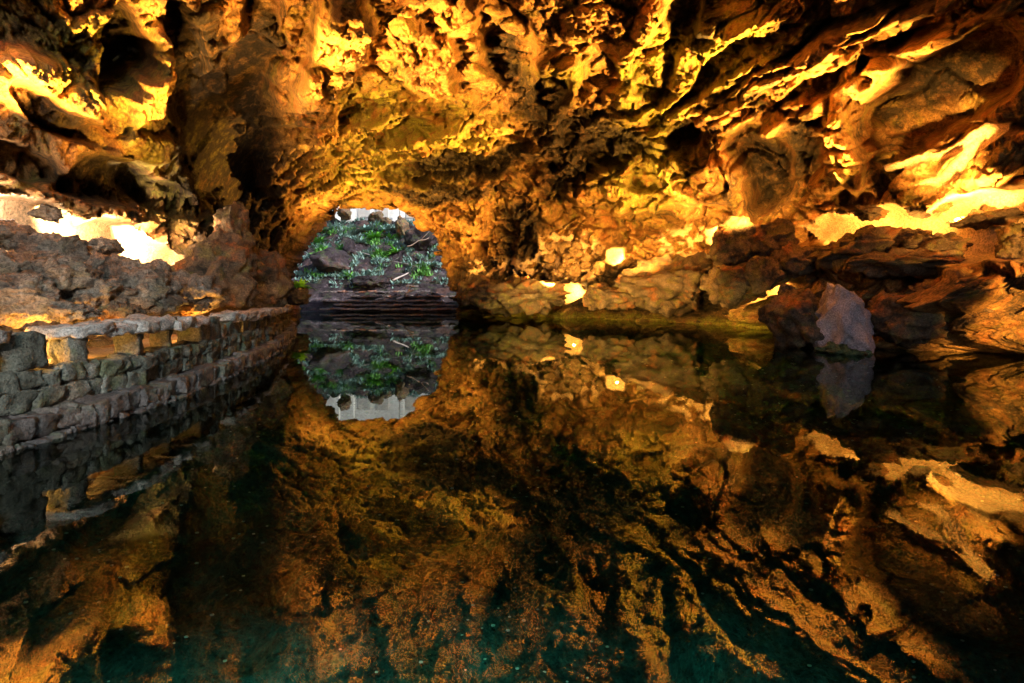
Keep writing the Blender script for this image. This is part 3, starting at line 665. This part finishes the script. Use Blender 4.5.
# dead branches and logs
M_wood = plain_mat('bleached_wood', (.42, .36, .34), (.22, .18, .17), .8, 5, .5)
for i, (a, b, r_, lab) in enumerate((((352, 251), (420, 268), .10, 'long bleached branch lying down the slope below the agaves'), ((394, 281), (424, 265), .13, 'bleached branch leaning upward to the right rim'), ((398, 300), (415, 289), .16, 'short pale log propped on the stone steps'), ((408, 247), (430, 238), .07, 'thin twig branch near the right rim of the mouth'), ((372, 303), (388, 296), .12, 'short dark log lying on the steps left of the pale log'))):
    pa = on_slope(*a); pb = on_slope(*b); 
    if i >= 2: pa = at(*a, 53+i*.1); pb = at(*b, 53.6)
    pa.y -= .6; pb.y -= .6; pts = [pa.lerp(pb, t)+Vector((0, 0, .25*math.sin(t*9+i)*(.4 if i != 1 else .2))) for t in np.linspace(0, 1, 9)]
    o = empty('dead_branch', pa, lab, 'branch', 'dead branches on the slope'); mb = MB(); mb.tube([q_-pa for q_ in pts], [r_*(1-.5*t) for t in np.linspace(0, 1, 9)], 8); mb.build('limb', M_wood, o, True)
    mb = MB(); m_ = pts[5]-pa; mb.tube([m_, m_+(pb-pa).normalized()*1.2+Vector((0, 0, .7))], [r_*.5, r_*.15], 6); mb.build('twig', M_wood, o, True)

# ------------------------------------------------------------------ lamps: floodlights tucked into the rocks, plus added unseen fill spots
M_house = plain_mat('lamp_housing', (.05, .05, .05), (.03, .03, .03), .5, 8, .1, .6); M_lens = emit_mat('lamp_lens', (1, .62, .25), 6)
WARM = (1, .49, .09)
def flood(pos, target, label, scale=1.):
    o = empty('floodlight', pos, label, 'floodlight', 'warm floodlights among the rocks'); d = (Vector(target)-Vector(pos)).normalized()
    o.rotation_mode = 'QUATERNION'; o.rotation_quaternion = d.to_track_quat('-Z', 'Y'); s_ = .11*scale
    mb = MB(); mb.tube([(0, 0, s_*1.3), (0, 0, s_*.9), (0, 0, 0)], [s_*.5, s_*.95, s_*1.1], 16); mb.build('housing', M_house, o, True)
    mb = MB(); mb.tube([(0, 0, -.004), (0, 0, -.02)], s_*.98, 16); mb.build('lens', M_lens, o)
    mb = MB(); mb.box((0, s_*1.25, s_*.5), (s_*.9, s_*.08, s_*.25)); mb.build('bracket', M_house, o)
def lamp(pos, E, target=None, ang=120, r=.12, col=WARM, blend=.6):
    L = bpy.data.lights.new('lamp_light', 'SPOT' if target is not None else 'POINT'); L.energy = E; L.color = col; L.shadow_soft_size = r
    o = bpy.data.objects.new('lamp_light', L); C.objects.link(o); o.location = pos
    if target is not None:
        L.spot_size = math.radians(ang); L.spot_blend = blend; o.rotation_euler = (Vector(target)-Vector(pos)).to_track_quat('-Z', 'Y').to_euler()
    return o
for bx, by, Yb, E_ in ((530, 306, 28, 150), (600, 308, 24, 150), (670, 312, 20, 110), (730, 315, 18, 25)):
    q0 = at(bx, by, Yb-3); q0.z = .5; lamp(q0, E_*3, at(bx+12, by-4, Yb+6), 120, .05, col=(1, .68, .16))  # added spots over the water, no fixture, to brighten the waterline strip
LAMPS = [  # (where, light power, aim, cone, label of the visible fixture)
 (on_shell(120, 250, 1.0), 480, None, 0), (on_shell(45, 235, .9), 180, None, 0), (on_shell(172, 262, .8), 150, None, 0),
 (on_shell(1000, 215, 1.1), 300, None, 0), (on_shell(880, 236, 1.3), 60, None, 0), (on_shell(935, 232, 1.2), 60, None, 0),
 (on_shell(786, 288, .7), 90, None, 0),
]
for pos, E, tg, an in LAMPS:
    v_ = Vector((pos.x, pos.y, 0)).normalized(); lamp(pos, E*2.2, pos+v_+Vector((0, 0, .9)), 165, .07, blend=.5, col=(1, .68, .36) if pos.x < 0 else WARM)
lamp(Vector((-8.8, 7.9, 2.95)), 70, r=.05, col=(1, .80, .62))
SP = [  # added spots without fixtures, throwing light on the vault and banks
 (at(150, 262, 7.6), on_shell(425, 60), 19000, 34), (at(60, 240, 7.0), on_shell(50, 75), 3800, 70), (at(150, 262, 7.6), on_shell(160, 110), 1200, 50), (at(900, 240, 11.6), on_shell(620, 40), 5000, 60), (at(900, 240, 11.6), on_shell(800, 40), 2500, 70), (at(115, 236, 7.4), on_shell(265, 0), 3000, 44), (at(115, 236, 7.4), on_shell(400, 130), 4500, 40),
 (at(830, 255, 13.2), on_shell(760, 60), 5000, 90), (at(990, 236, 10.3), on_shell(900, 60), 1300, 64), (at(752, 214, 15.6), on_shell(700, 160), 1700, 100),
 (at(660, 250, 20), on_shell(600, 190), 3000, 110), (Vector((9.8, 4.5, 1.3)), at(1060, 285, 10.6), 1700, 52), (at(925, 232, 9.2), on_shell(945, 160), 2600, 28), (Vector((-5.5, 12, 1.5)), Vector((7, 28, 1.0)), 1600, 46), (at(330, 290, 33), on_shell(370, 190), 3800, 90), (at(440, 296, 33), on_shell(455, 230), 2200, 80), (Vector((2.5, 13, 1.2)), at(660, 295, 22), 1500, 60), (at(560, 300, 26), at(640, 290, 24), 60, 90), (at(620, 262, 22), on_shell(300, 170), 5000, 60), (at(620, 262, 22), on_shell(410, 150), 5000, 60), (at(560, 285, 27), on_shell(400, 200), 3500, 60),
]
lamp(Vector((0, -3, 6)), 1700, Vector((-2.6, 9, 0)), 80, .3, col=(.65, .95, .95), blend=1); lamp(Vector((-1.2, -4.0, 3.2)), 1500, Vector((-7.5, 7, .9)), 58, .15, col=(1, .90, .80)); lamp(Vector((3.5, -4.0, 3.0)), 260, at(848, 320, 11.6), 16, .15, col=(.92, .92, 1))  # added unseen fill behind the camera for pool bed, left rocks, standing stone
for pos, tg, E, an in SP: lamp(pos, E*3.0, tg, an, .12)
for (px, py, d_, lab) in ((574, 292, .9, 'small bright floodlight lowest of the three, just above the water'), (617, 257, .9, 'small bright floodlight halfway up the rocks, middle of the three'), (711, 236, .9, 'small bright floodlight highest of the three, by the round boulder')):
    yy = on_shell(px, py).y; p = at(px+6, py+9, yy-.9); flood(p, at(px-2, py-3, yy), lab, 1.5); lamp(at(px, py, yy-.8), 220, r=.05)
for s_, lab in ((9.2, 'bright floodlight on the walkway in the gap of the parapet'), (4.4, 'floodlight hidden behind the nearer gap of the parapet')):
    p = shore_pt(s_, .85, .62); flood(p, p+Vector((.4, .8, .2)), lab, .8); lamp(p+Vector((0, .25, .12)), 60, r=.06)
lamp(shore_pt(3.4, 1.5, .8), 50, r=.06); lamp(shore_pt(6.2, 1.5, .75), 40, r=.06); lamp(shore_pt(13, 1.2, .8), 30, r=.06)

# ------------------------------------------------------------------ daylight, camera, look
sc = bpy.context.scene
W = bpy.data.worlds.new('World'); sc.world = W; W.use_nodes = True; nt = W.node_tree; bg = nt.nodes['Background']
sky = nt.nodes.new('ShaderNodeTexSky'); sky.sky_type = 'NISHITA'; sky.sun_disc = False
SE, SA = math.radians(40), math.radians(112)      # elevation, compass direction of the sun (behind the camera)
sky.sun_elevation = SE; sky.sun_rotation = SA; nt.links.new(sky.outputs[0], bg.inputs[0]); bg.inputs[1].default_value = .11
L = bpy.data.lights.new('sun', 'SUN'); L.energy = 4; L.angle = math.radians(.5); L.color = (1, .95, .88); so = bpy.data.objects.new('sun', L); C.objects.link(so)
sd_ = Vector((math.sin(SA)*math.cos(SE), math.cos(SA)*math.cos(SE), math.sin(SE))); so.rotation_euler = sd_.to_track_quat('Z', 'Y').to_euler(); so.location = (0, 0, 40)
cam = bpy.data.cameras.new('camera'); cam.lens = 16; cam.sensor_width = 36; cam.shift_y = -(341.5-HY)/1024; cam.clip_end = 500; cam.clip_start = .05
co = bpy.data.objects.new('camera', cam); C.objects.link(co); co.location = (0, 0, CAM_Z); co.rotation_euler = (math.pi/2, 0, 0); sc.camera = co
sc.view_settings.view_transform = 'Standard'; sc.view_settings.look = 'None'; sc.view_settings.gamma = 1; sc.view_settings.exposure = 1.15; sc.cycles.use_adaptive_sampling = True; sc.cycles.adaptive_threshold = .03
sc.cycles.use_denoising = True; sc.cycles.max_bounces = 5; sc.cycles.diffuse_bounces = 2; sc.cycles.glossy_bounces = 2; sc.cycles.transparent_max_bounces = 8
sc.cycles.sample_clamp_indirect = 6; sc.cycles.use_light_tree = True
